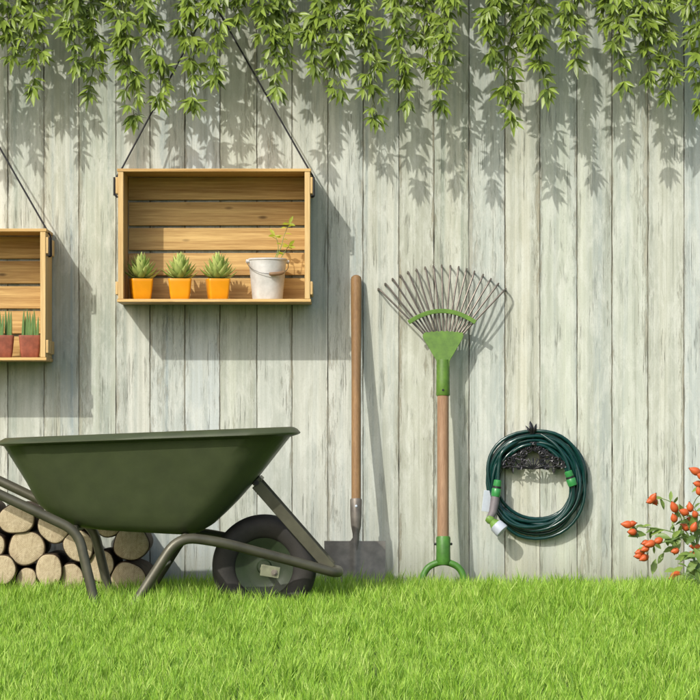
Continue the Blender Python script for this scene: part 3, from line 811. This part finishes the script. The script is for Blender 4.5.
# ------------------------------------------------------------------ wheelbarrow
def wheelbarrow():
    DC = .78
    t = thing('wheelbarrow', P(150, 619, DC) * 1, 'dark olive-green wheelbarrow with black tyre standing on the lawn', 'wheelbarrow')
    t.location.z = 0
    SB = SCALE * D / (D - DC)
    def X(px): return (px - 350) / SB
    def Z(py): return CH + (HZ - py) / SB
    def ring(l, r, hw, rad, dz=0.0, inset=0.0):
        x0, x1 = X(l[0]) + inset, X(r[0]) - inset; z0, z1 = Z(l[1]), Z(r[1]); h = hw - inset
        rad = max(min(rad, h * .95, (x1 - x0) * .45) - inset, .01); out = []
        def zz(x): return z0 + (z1 - z0) * (x - x0) / (x1 - x0) + dz
        for cx, cy, a in ((x1 - rad, h - rad, 0), (x0 + rad, h - rad, 90), (x0 + rad, -h + rad, 180), (x1 - rad, -h + rad, 270)):
            for k in range(9):
                q = math.radians(a + 90 * k / 8); x = cx + rad * math.cos(q)
                out.append(Vector((x, -DC + cy + rad * math.sin(q), zz(x))))
        # refine straight sides
        res = []
        for i, p in enumerate(out):
            res.append(p); n_ = out[(i + 1) % len(out)]
            if i % 9 == 8:
                for k in range(1, 6): 
                    s_ = p.lerp(n_, k / 6); res.append(s_)
        return res
    lv = [((118,528.5),(178,532.5),.12,.05), ((100,528),(190,533),.155,.06), ((86,526.5),(201,531),.175,.075), ((70,522),(213,524),.190,.085), ((55,514),(225,513),.205,.095), ((43,503),(238,500),.218,.10),
          ((31,480),(258,477),.243,.11), ((19,460),(275,455),.265,.12), ((10.5,446),(289,437),.281,.125)]
    rs = [ring(*a) for a in lv]
    top = lv[-1]
    # rolled lip that leans outwards
    rs.append(ring((6,445.0),(297,434.5),.304,.14)); rs.append(ring((4.5,444),(299,433.5),.3075,.14)); rs.append(ring((4.5,442.8),(299.5,432.2),.3075,.14))
    rs.append(ring((8,440),(296.5,428.8),.297,.135)); rs.append(ring((12,438),(293,427),.285,.13)); rs.append(ring((13.5,437.8),(291,426.8),.281,.128))
    inner = [ring(*a, dz=.004, inset=.004) for a in lv[::-1]]
    b = MB(); b.rings(rs + inner); fixn(b.build('tray', M['barrow'], t, ang=50))
    # tubular frame: one bent tube from grip to nose and back
    rt = .0142
    def half(sg):
        def F(px, py, hw):          # pixel measured on the near tube, mirrored for the far one
            p = P(px, py, DC + hw); return Vector((p.x, -DC - sg * hw, p.z))
        return [F(-150, 424, .27), F(-60, 467, .26), F(0, 494.5, .25), F(78, 531.5, .235), F(99, 621, .245), F(124, 621, .245), F(178, 536.5, .225), F(218, 541.5, .20), F(300, 563, .115), F(334, 572.5, .085)]
    near, far = half(1), half(-1)
    rad = [0, .1, .1, .045, .03, .03, .06, .1, .1, .05]
    path = fillet(near + [near[-1] + Vector((.012, .03, -.001)), far[-1] + Vector((.012, -.03, -.001))] + far[::-1], rad + [.03, .03] + rad[::-1], 8)
    MB().tube(path, rt, 14).build('frame_tube', M['tube'], t)
    for h in (near, far):
        v = (h[0] - h[1]).normalized()
        MB().tube([h[0] - v * .10, h[0] - v * .098, h[0] + v * .012, h[0] + v * .016], [.015, .0185, .0185, .012], 14).build('hand_grip', M['grip'], t)
    # cross bars under the tray, tray bolts
    def bar(a, c, r): MB().tube([a, c], r, 10).build('cross_bar', M['tube'], t)
    p = P(184, 537, DC + .225); bar(Vector((p.x, -DC - .22, p.z - .002)), Vector((p.x, -DC + .22, p.z - .002)), .011)
    p = P(92, 527, DC); bar(Vector((p.x - .03, -DC - .225, p.z + .002)), Vector((p.x - .03, -DC + .225, p.z + .002)), .010)
    # leg brace
    p = P(159, 569, DC + .235); MB().tube([Vector((p.x, -DC - .235, p.z)), Vector((p.x, -DC + .235, p.z))], .006, 8).build('leg_brace', M['tube'], t)
    # front struts: angle-iron bars from nose to tray
    for sg in (1, -1):
        a = P(256.5, 484, DC + .095); c = P(331, 569, DC + .09)
        a.y = -DC - sg * .105; c.y = -DC - sg * .088
        v = (c - a); ax = v.normalized(); n_ = Vector((0, 1, 0)); s_ = ax.cross(n_).normalized(); n_ = s_.cross(ax)
        rot = Matrix((s_, n_, ax)).transposed()
        m = MB(); m.box((a + c) / 2, (.032, .004, v.length), rot); m.box((a + c) / 2 + s_ * -.0145 + n_ * sg * .012, (.004, .020, v.length - .002), rot)
        o = m.build('strut', M['tube'], t, bevel=.0012)
        e = a + Vector((0, -sg * .004, 0)); MB().tube([e + Vector((0, sg * .012, .004)), e + Vector((0, -sg * .006, .004))], .0075, 10).build('bolt', M['blackp'], o)
    # bracket plate that ties strut to tray
    p = P(254, 480, DC); MB().box((p.x + .012, -DC, p.z - .002), (.012, .225, .03), Matrix.Rotation(.75, 3, 'Y')).build('strut_bracket', M['tube'], t, bevel=.002)
    # wheel
    wc = P(264.5, 566.5, DC); R0 = .1445
    w = bpy.data.objects.new('wheel', None)
    prof = [(.080, -.024), (.092, -.037), (.112, -.043), (.130, -.0405), (.140, -.030), (.1445, -.012), (.1445, .012), (.140, .030), (.130, .0405), (.112, .043), (.092, .037), (.080, .024)]
    tr = MB(); rings = []; NN = 96
    for k in range(NN):
        a = 2 * PI * k / NN; gr = 1.0
        ring_ = []
        for r, h in prof:
            rr_ = r * 1.03 if r > .1 else r
            ring_.append(Vector((wc.x + rr_ * math.cos(a), wc.y + h, wc.z + rr_ * math.sin(a))))
        rings.append(ring_)
    tr.rings(rings, closed=True)
    ty = fixn(tr.build('wheel_tyre', M['rubber'], t, ang=45))
    dsc = MB(); dsc.lathe([(.0, -.030), (.018, -.030), (.022, -.022), (.05, -.019), (.060, -.023), (.074, -.026), (.0825, -.028), (.0835, -.022), (.0835, .022), (.0825, .028), (.074, .026), (.060, .023), (.05, .019), (.022, .022), (.018, .030), (.0, .030)], wc, 56, 'y')
    dd_ = fixn(dsc.build('wheel_disc', M['hub'], ty))
    MB().tube([wc + Vector((0, -.14, 0)), wc + Vector((0, .14, 0))], .0085, 12).build('axle', M['plate'], t)
    bpy.data.objects.remove(w)
    for sg in (1, -1):
        hwp = .147
        p = P(270, 571.5, DC + hwp); y = -DC - sg * (hwp - .004)
        m = MB(); m.box((p.x, y, p.z), (.054, .005, .032), Matrix.Rotation(.16, 3, 'Y')); o = m.build('axle_plate', M['plate'], t, bevel=.0012)
        b2 = MB(); b2.tube([(p.x + .012, y + sg * .002, p.z - .003), (p.x + .012, y - sg * .006, p.z - .003)], .0095, 6); b2.tube([(p.x + .012, y - sg * .006, p.z - .003), (p.x + .012, y - sg * .011, p.z - .003)], .005, 10)
        b2.build('axle_bolt', M['socket'], o)
wheelbarrow()

# ------------------------------------------------------------------ firewood
def logs():
    dF = .40
    spec = [  # px, py, rx, ry, label
        (16, 519, 18, 16, 'topmost log at the left of the stack, just below the near barrow handle'),
        (26, 548, 19.5, 17, 'large log with oval pale end, resting in the middle of the stack left part'),
        (54, 527, 16, 16, 'upper log half hidden by the crossing barrow handle'),
        (49, 571, 14, 17.5, 'upright-oval log in the bottom row under the handle bend'),
        (3, 569, 13.5, 15, 'bottom-row log cut by the left photo edge'),
        (26, 581, 11, 13, 'small shaded log low in the grass under the large oval log'),
        (79, 546, 15.5, 16, 'log behind the bend of the near barrow leg'),
        (71, 578, 12, 15, 'low log left of the near barrow leg, half sunk in grass'),
        (101, 566, 13, 16, 'log seen between the two barrow legs'),
        (108, 522, 15.5, 15.5, 'log whose top hides behind the tray, above the two right-hand logs'),
        (131, 543.5, 19, 17, 'upper of the two round grey-ended logs at the right end of the stack'),
        (128, 579, 17.5, 17.5, 'lower of the two round grey-ended logs at the right end, in grass'),
        (82, 516, 12, 12, 'log hidden behind the lower tray corner, top of the stack'),
        (-12, 545, 17, 15, 'log mostly outside the left edge, beside the large oval log'),
        (-20, 515, 16, 15, 'topmost log outside the left edge of the photo'),
        (100, 593, 11, 10, 'small bottom log between the barrow feet, buried in grass'),
        (-22, 576, 15, 16, 'bottom-row log outside the left edge of the photo'),
    ]
    for k, (px, py, rx, ry, lab) in enumerate(spec):
        q = random.Random(50 + k)
        c = P(px, py, dF); s = 2240 / (7 - dF); ax, az = rx / s, ry / s
        jit = q.uniform(-.02, .015); y0 = c.y - jit; ln = q.uniform(.29, .32); yw = q.uniform(-.06, .06)
        ph = [q.uniform(0, 6.28) for _ in range(4)]
        def outl(a, kk): return kk * (1 + .045 * math.sin(2 * a + ph[0]) + .035 * math.sin(3 * a + ph[1]) + .018 * math.sin(5 * a + ph[2]))
        t = thing('firewood_log', (c.x, y0, c.z), lab[0].upper() * 0 + lab, 'log', 'stacked firewood logs')
        n = 40
        def ring(y, kk, dy=0):
            f = (y) ; ox = yw * f
            return [Vector((c.x + ox + ax * outl(2 * PI * j / n, kk) * math.cos(2 * PI * j / n), y0 + f + dy * 0, c.z + az * outl(2 * PI * j / n, kk) * math.sin(2 * PI * j / n))) for j in range(n)]
        b = MB(); b.rings([ring(.004, .94), ring(.002, 1.0), ring(.005, 1.025), ring(.02, 1.03), ring(ln * .3, 1.02), ring(ln * .6, .99), ring(ln - .004, .98), ring(ln, .95)], (False, True)); fixn(b.build('bark', M['log_bark'], t))
        e = MB(); rings = [ring(.012, .965), ring(.006, .975), ring(.002, .965), ring(.0005, .945), ring(.0, .90), ring(-.001, .6), ring(-.0015, .3), ring(-.0015, .05)]
        e.rings(rings, (False, True)); fixn(e.build('cut_end', M['cut'], t, ang=60))
logs()
for yy in (.15, .32):
    b = MB().box((P(52, 600, yy).x, -yy, .019), (.62, .06, .042))
    tag(b.build('timber_bearer', M['rail'], bevel=.004), 'flat timber lying in the grass under the firewood logs, %s' % ('nearer the fence' if yy < .2 else 'nearer the wheelbarrow'), 'timber', 'bearers under the firewood')

# ------------------------------------------------------------------ hanging vines
def vine(xt, xb, yt, hw, label, seed, name='hanging_vine'):
    q = random.Random(seed); d = q.uniform(.20, .29); hw *= 1.2
    tip = P(xb, yt - 9, d); top = P(xt, 0, d)
    xx = top.x
    t = thing(name, (xx, -.1, 2.0), label, 'vine', 'vine strands hanging over the fence')
    over = [Vector((xx + q.uniform(-.03, .03), .06, 1.86)), Vector((xx, .03, 2.02)), Vector((xx, -.06, 2.085)), Vector((xx, -.16, 2.06)), Vector((xx, -d + .01, 1.96)), top]
    k = max(2, int((top.z - tip.z) / .07))
    for i in range(1, k + 1):
        f = i / k; over.append(top.lerp(tip, f) + Vector((q.uniform(-.012, .012), q.uniform(-.014, .014), 0)) * (1 if i < k else 0))
    sp = smooth_path(over, 6)
    st = MB(); st.tube(sp, [.0042 - .0032 * i / (len(sp) - 1) for i in range(len(sp))], 7)
    lf = MB()
    # arc-length nodes
    acc = 0; nxt = .03; W = L(hw, d)
    tot = sum((sp[i + 1] - sp[i]).length for i in range(len(sp) - 1))
    def whorl(o, out, size):
        n = q.choice((3, 4, 4, 5, 5))
        lead = (out * .55 + Vector((0, 0, -1)) * q.uniform(.5, 1.1) + Vector((q.uniform(-.3, .3), -.25, 0))).normalized()
        side = lead.cross(Vector((0, -1, .3))).normalized() if abs(lead.y) < .98 else Vector((1, 0, 0))
        for j in range(n):
            a = (j - (n - 1) / 2) / max(1, (n - 1) / 2) * q.uniform(.85, 1.25)
            dv = lead * math.cos(a) + side * math.sin(a) + Vector((q.uniform(-.15, .15), q.uniform(-.35, .2), q.uniform(-.15, .2)))
            ln = size * (1.0 - .22 * abs(a)) * q.uniform(.85, 1.12)
            up = Vector((q.uniform(-.6, .6), -.9, q.uniform(-.1, 1.1)))
            lf.leaf(o, dv, up, ln, ln * q.uniform(.24, .31), q.uniform(.15, .7), q.uniform(.15, .5), (.10, .62, 1.0, .80, .42, .03))
    for i in range(len(sp) - 1):
        seg = (sp[i + 1] - sp[i]).length; acc += seg
        while acc > nxt:
            z = sp[i].z; f = nxt / tot; nxt += q.uniform(.017, .027)
            if sp[i].y > -.03: continue
            spread = W * (1.0 - .55 * max(0, (f - .72) / .28)) * (1.0 if z < 1.85 else 1.15)
            for rep in range((3 if z > 1.72 else 2) if f < .93 else 1):
                az = q.uniform(0, 2 * PI); out = Vector((math.cos(az), math.sin(az) * .75, 0))
                if out.y > .35 and q.random() < .5: out.y *= -1
                rad = spread * q.uniform(.1, .95)
                o = sp[i] + out * rad + Vector((0, 0, q.uniform(-.015, .01)))
                st.tube(smooth_path([sp[i], sp[i] + out * rad * .5 + Vector((0, 0, .008)), o], 3), .0011, 5, caps=False)
                whorl(o, out, q.uniform(.038, .062) * (1 if f < .9 else .85))
    whorl(sp[-1], Vector((0, -.3, -1)), .06); whorl(sp[-1] + Vector((0, 0, .012)), Vector((.3, -.4, -.6)), .055)
    st.build('stem', M['vine_stem'], t); lf.build('foliage', M['vine_leaf'], t, smooth=True, ang=180)
VINES = [
 (8, 12, 68, 15, 'short bushy vine strand in the upper left corner of the photo'),
 (36, 32, 99, 16, 'leafy vine strand second from the upper left corner, fanned tip'),
 (70, 77, 75, 13, 'short vine strand third from the upper left corner, right of a wide gap'),
 (93, 89, 102, 14, 'vine strand hanging just left of the tall crate top-left corner'),
 (122, 133, 128, 13, 'thin-tipped vine strand hanging lowest over the top-left crate corner'),
 (146, 160, 110, 14, 'vine strand crossing the left hanging cord of the wide crate'),
 (186, 195, 114, 16, 'broad vine strand above the middle of the wide crate'),
 (212, 214, 88, 12, 'vine strand at the meeting point of the two crate cords'),
 (236, 238, 26, 10, 'very short vine sprig right of the cord meeting point'),
 (262, 277, 100, 15, 'vine strand hanging over the right hanging cord of the wide crate'),
 (284, 287, 66, 12, 'short vine strand right of the crate cord, shorter than both neighbours'),
 (318, 314, 78, 12, 'medium vine strand directly above the right end of the wide crate'),
 (332, 340, 102, 12, 'vine strand with small tip hanging above the shovel handle, left side'),
 (362, 378, 128, 13, 'long vine strand tapering to one sprig above the shovel'),
 (397, 408, 113, 13, 'vine strand hanging above the left tines of the rake'),
 (425, 430, 76, 12, 'shorter vine strand above the middle of the rake'),
 (447, 441, 113, 13, 'vine strand hanging above the right tines of the rake'),
 (490, 491, 66, 12, 'short vine strand left of the longest strand over the hose'),
 (510, 512, 130, 14, 'longest bushy vine strand hanging above the hose coil left side'),
 (536, 546, 102, 13, 'vine strand hanging above the hose coil right side'),
 (572, 575, 72, 13, 'short vine strand with star-shaped tip right of the hose strands'),
 (606, 605, 32, 9, 'tiny vine sprig at the top between two longer right-hand strands'),
 (620, 623, 95, 12, 'vine strand hanging above the left orange fruits'),
 (643, 648, 88, 11, 'narrow vine strand above the middle of the fruit bush'),
 (668, 667, 104, 12, 'vine strand next to the one in the upper right corner'),
 (697, 699, 114, 14, 'vine strand in the upper right corner, cut by the photo edge'),
 (-22, -24, 90, 15, 'vine strand outside the left edge of the photo, nearest to it'),
 (-55, -52, 110, 15, 'vine strand outside the left edge, second from it'),
 (732, 730, 95, 14, 'vine strand outside the right edge of the photo'),
]
for i, a in enumerate(VINES): vine(*a, seed=200 + i)

# ------------------------------------------------------------------ fruit bush at the right
def bush():
    q = random.Random(77)
    root = Vector((P(718, 600, .30).x, -.30, 0))
    t = thing('fruit_bush', root, 'bush with orange-red oval fruits and green leaves at the right edge', 'bush')
    st, lf = MB(), MB()
    ends = []
    def branch(pts, r=.003):
        sp = smooth_path(pts, 7); st.tube(sp, [r * (1 - .7 * i / (len(sp) - 1)) for i in range(len(sp))], 7); return sp
    z = lambda px, py, d: P(px, py, d)
    hub = z(696, 548, .30)
    B = [branch([root, z(708, 575, .3), hub], .005),
         branch([hub, z(685, 538, .31), z(668, 541, .33), z(652, 546, .34), z(643, 551, .35)]),
         branch([z(685, 538, .31), z(672, 532, .30), z(655, 528, .30), z(640, 527, .30), z(632, 526, .3)], .0022),
         branch([hub, z(684, 528, .29), z(680, 515, .28), z(672, 503, .28), z(660, 498, .28), z(652, 497, .28)], .0024),
         branch([hub, z(690, 530, .31), z(684, 518, .32), z(677, 508, .32)], .0024),
         branch([hub, z(697, 530, .3), z(697, 515, .3), z(693, 505, .3)], .0026),
         branch([hub, z(704, 520, .28), z(706, 495, .27), z(700, 477, .27)], .0028),
         branch([root, z(705, 588, .33), z(692, 575, .35), z(679, 574, .36)], .003),
         branch([hub, z(688, 556, .33), z(678, 564, .35)], .0022),
         branch([hub, z(706, 552, .3), z(722, 540, .3), z(735, 525, .3)], .003),
         branch([z(704, 520, .28), z(716, 500, .28), z(728, 480, .28)], .003)]
    for sp in B:
        for i in range(4, len(sp), 2):
            if q.random() < .25: continue
            a = q.uniform(0, 2 * PI)
            dv = Vector((math.cos(a), q.uniform(-.8, .4), math.sin(a) * .8))
            w = q.uniform(.026, .052)
            lf.leaf(sp[i], dv, Vector((q.uniform(-.3, .3), -.7, .8)), w, w * q.uniform(.30, .40), q.uniform(.3, 1.0), .35)
    for px, py, a, ln in ((646,535,165,.06),(655,536,10,.05),(656,559,250,.05),(679,535,250,.065),(684,531,200,.05),(700,540,20,.07),(694,548,300,.05),(676,548,180,.045),(690,561,330,.06),(683,567,200,.05),(697,566,280,.07),(664,553,230,.04),(690,527,70,.05),(700,520,250,.06),(668,546,100,.04),(696,556,170,.07),(704,570,190,.07),(690,572,350,.06),(683,575,210,.05),(695,580,240,.06),(688,582,300,.05),(699,585,180,.05),(676,570,170,.04),(698,535,200,.05),(699,560,210,.06),(672,539,60,.04),(661,549,130,.035),(688,545,110,.05),(681,524,40,.04)):
        r_ = math.radians(a); o = z(px, py, q.uniform(.28, .36))
        lf.leaf(o, Vector((math.cos(r_), -.3, math.sin(r_))), Vector((.1, -1, .6)), ln, ln * .42, .5, .35)
    st.build('stem', M['bush_stem'], t); lf.build('leaves', M['bush_leaf'], t, ang=180)
    F = [(653,498,1.1,60),(650,501,.8,200),(655,502,.7,300),(627,524.5,1.15,175),(633,523.5,.7,10),(632,532,.95,178),(650,544,1.15,195),(658,541,1.0,200),(645,543,.8,190),(640,552,1.05,190),(645,549,.9,200),(644,558,1.0,205),(638,556,.8,185),
         (674,507,1.2,115),(690,507,.95,100),(684,512,1.05,160),(674,518,.95,110),(692,519,1.0,170),(685,527,1.0,150),(694,527,1.05,70),(695,514,.8,120),(675,576,1.4,205),(695,546.5,1.05,175),(691,555,1.1,185),(675,551,.85,190),(695,471,1.25,155),(698,484,1.0,170),(699,491,.9,110),(701,476,1.0,150),
         (712,530,1.1,150),(718,512,1.1,110),(724,545,1.1,190)]
    for k, (px, py, s, a) in enumerate(F):
        r_ = math.radians(a); v = Vector((math.cos(r_), q.uniform(-.5, -.1), math.sin(r_))).normalized()
        o = z(px, py, q.uniform(.29, .37)); ln = .0325 * s; rd = .0112 * (s ** .5)
        b = MB(); rad = [.25, .72, .95, 1.0, .93, .74, .45, .2]; n = len(rad)
        b.tube([o + v * ln * (i / (n - 1) - .5) for i in range(n)], [rd * x for x in rad], 14)
        fr = b.build('fruit', M['fruit'], t)
        e = o + v * ln * .5
        m = MB()
        for j in range(4):
            sd = v.orthogonal().normalized(); sd = Quaternion(v, j * PI / 2 + .4) @ sd
            m.leaf(e - v * .0015, v * 1.2 + sd * .5, Vector((0, -1, .2)), .0045, .0018, .1)
        m.build('sepals', M['sepal'], fr)
        st2 = MB()
        # stalk to the closest branch point
        near = min((p for sp in B for p in sp), key=lambda p: (p - o).length)
        s0 = o - v * ln * .48
        st2.tube(smooth_path([s0, (s0 + near) / 2 + Vector((0, 0, .006)), near], 5), .0012, 6); st2.build('stalk', M['bush_stem'], fr)
bush()

# ------------------------------------------------------------------ light, sky, camera
sun_to = Vector((-.62, -1.0, .87)).normalized()          # direction from the scene to the sun
el = math.asin(sun_to.z); azim = math.atan2(sun_to.x, sun_to.y)
w = bpy.data.worlds.new('World'); SC.world = w; w.use_nodes = True
nt = w.node_tree; bg = nt.nodes['Background']
sk = nt.nodes.new('ShaderNodeTexSky'); sk.sky_type = 'NISHITA'; sk.sun_disc = False
sk.sun_elevation = el; sk.sun_rotation = azim; sk.air_density = 1.0; sk.dust_density = 3.4; sk.ozone_density = 2.0
nt.links.new(sk.outputs[0], bg.inputs[0]); bg.inputs[1].default_value = .15
ld = bpy.data.lights.new('sun', 'SUN'); ld.energy = 2.4; ld.angle = math.radians(.6); ld.color = (1.0, .965, .89)
lo = bpy.data.objects.new('sun', ld); COL.objects.link(lo); lo.rotation_euler = sun_to.to_track_quat('Z', 'Y').to_euler(); lo.location = sun_to * 20

cam = bpy.data.cameras.new('camera'); co = bpy.data.objects.new('camera', cam); COL.objects.link(co)
co.location = (0, -D, CH); co.rotation_euler = (PI / 2, 0, 0)
cam.sensor_width = 36; cam.lens = 36 * D / (700 / SCALE); cam.shift_y = (HZ - 350) / 700
cam.clip_start = .1; cam.clip_end = 2000
SC.camera = co
SC.view_settings.view_transform = 'Standard'; SC.view_settings.look = 'None'
SC.view_settings.exposure = 0.41; SC.view_settings.gamma = 1.0; SC.view_settings.use_curve_mapping = False
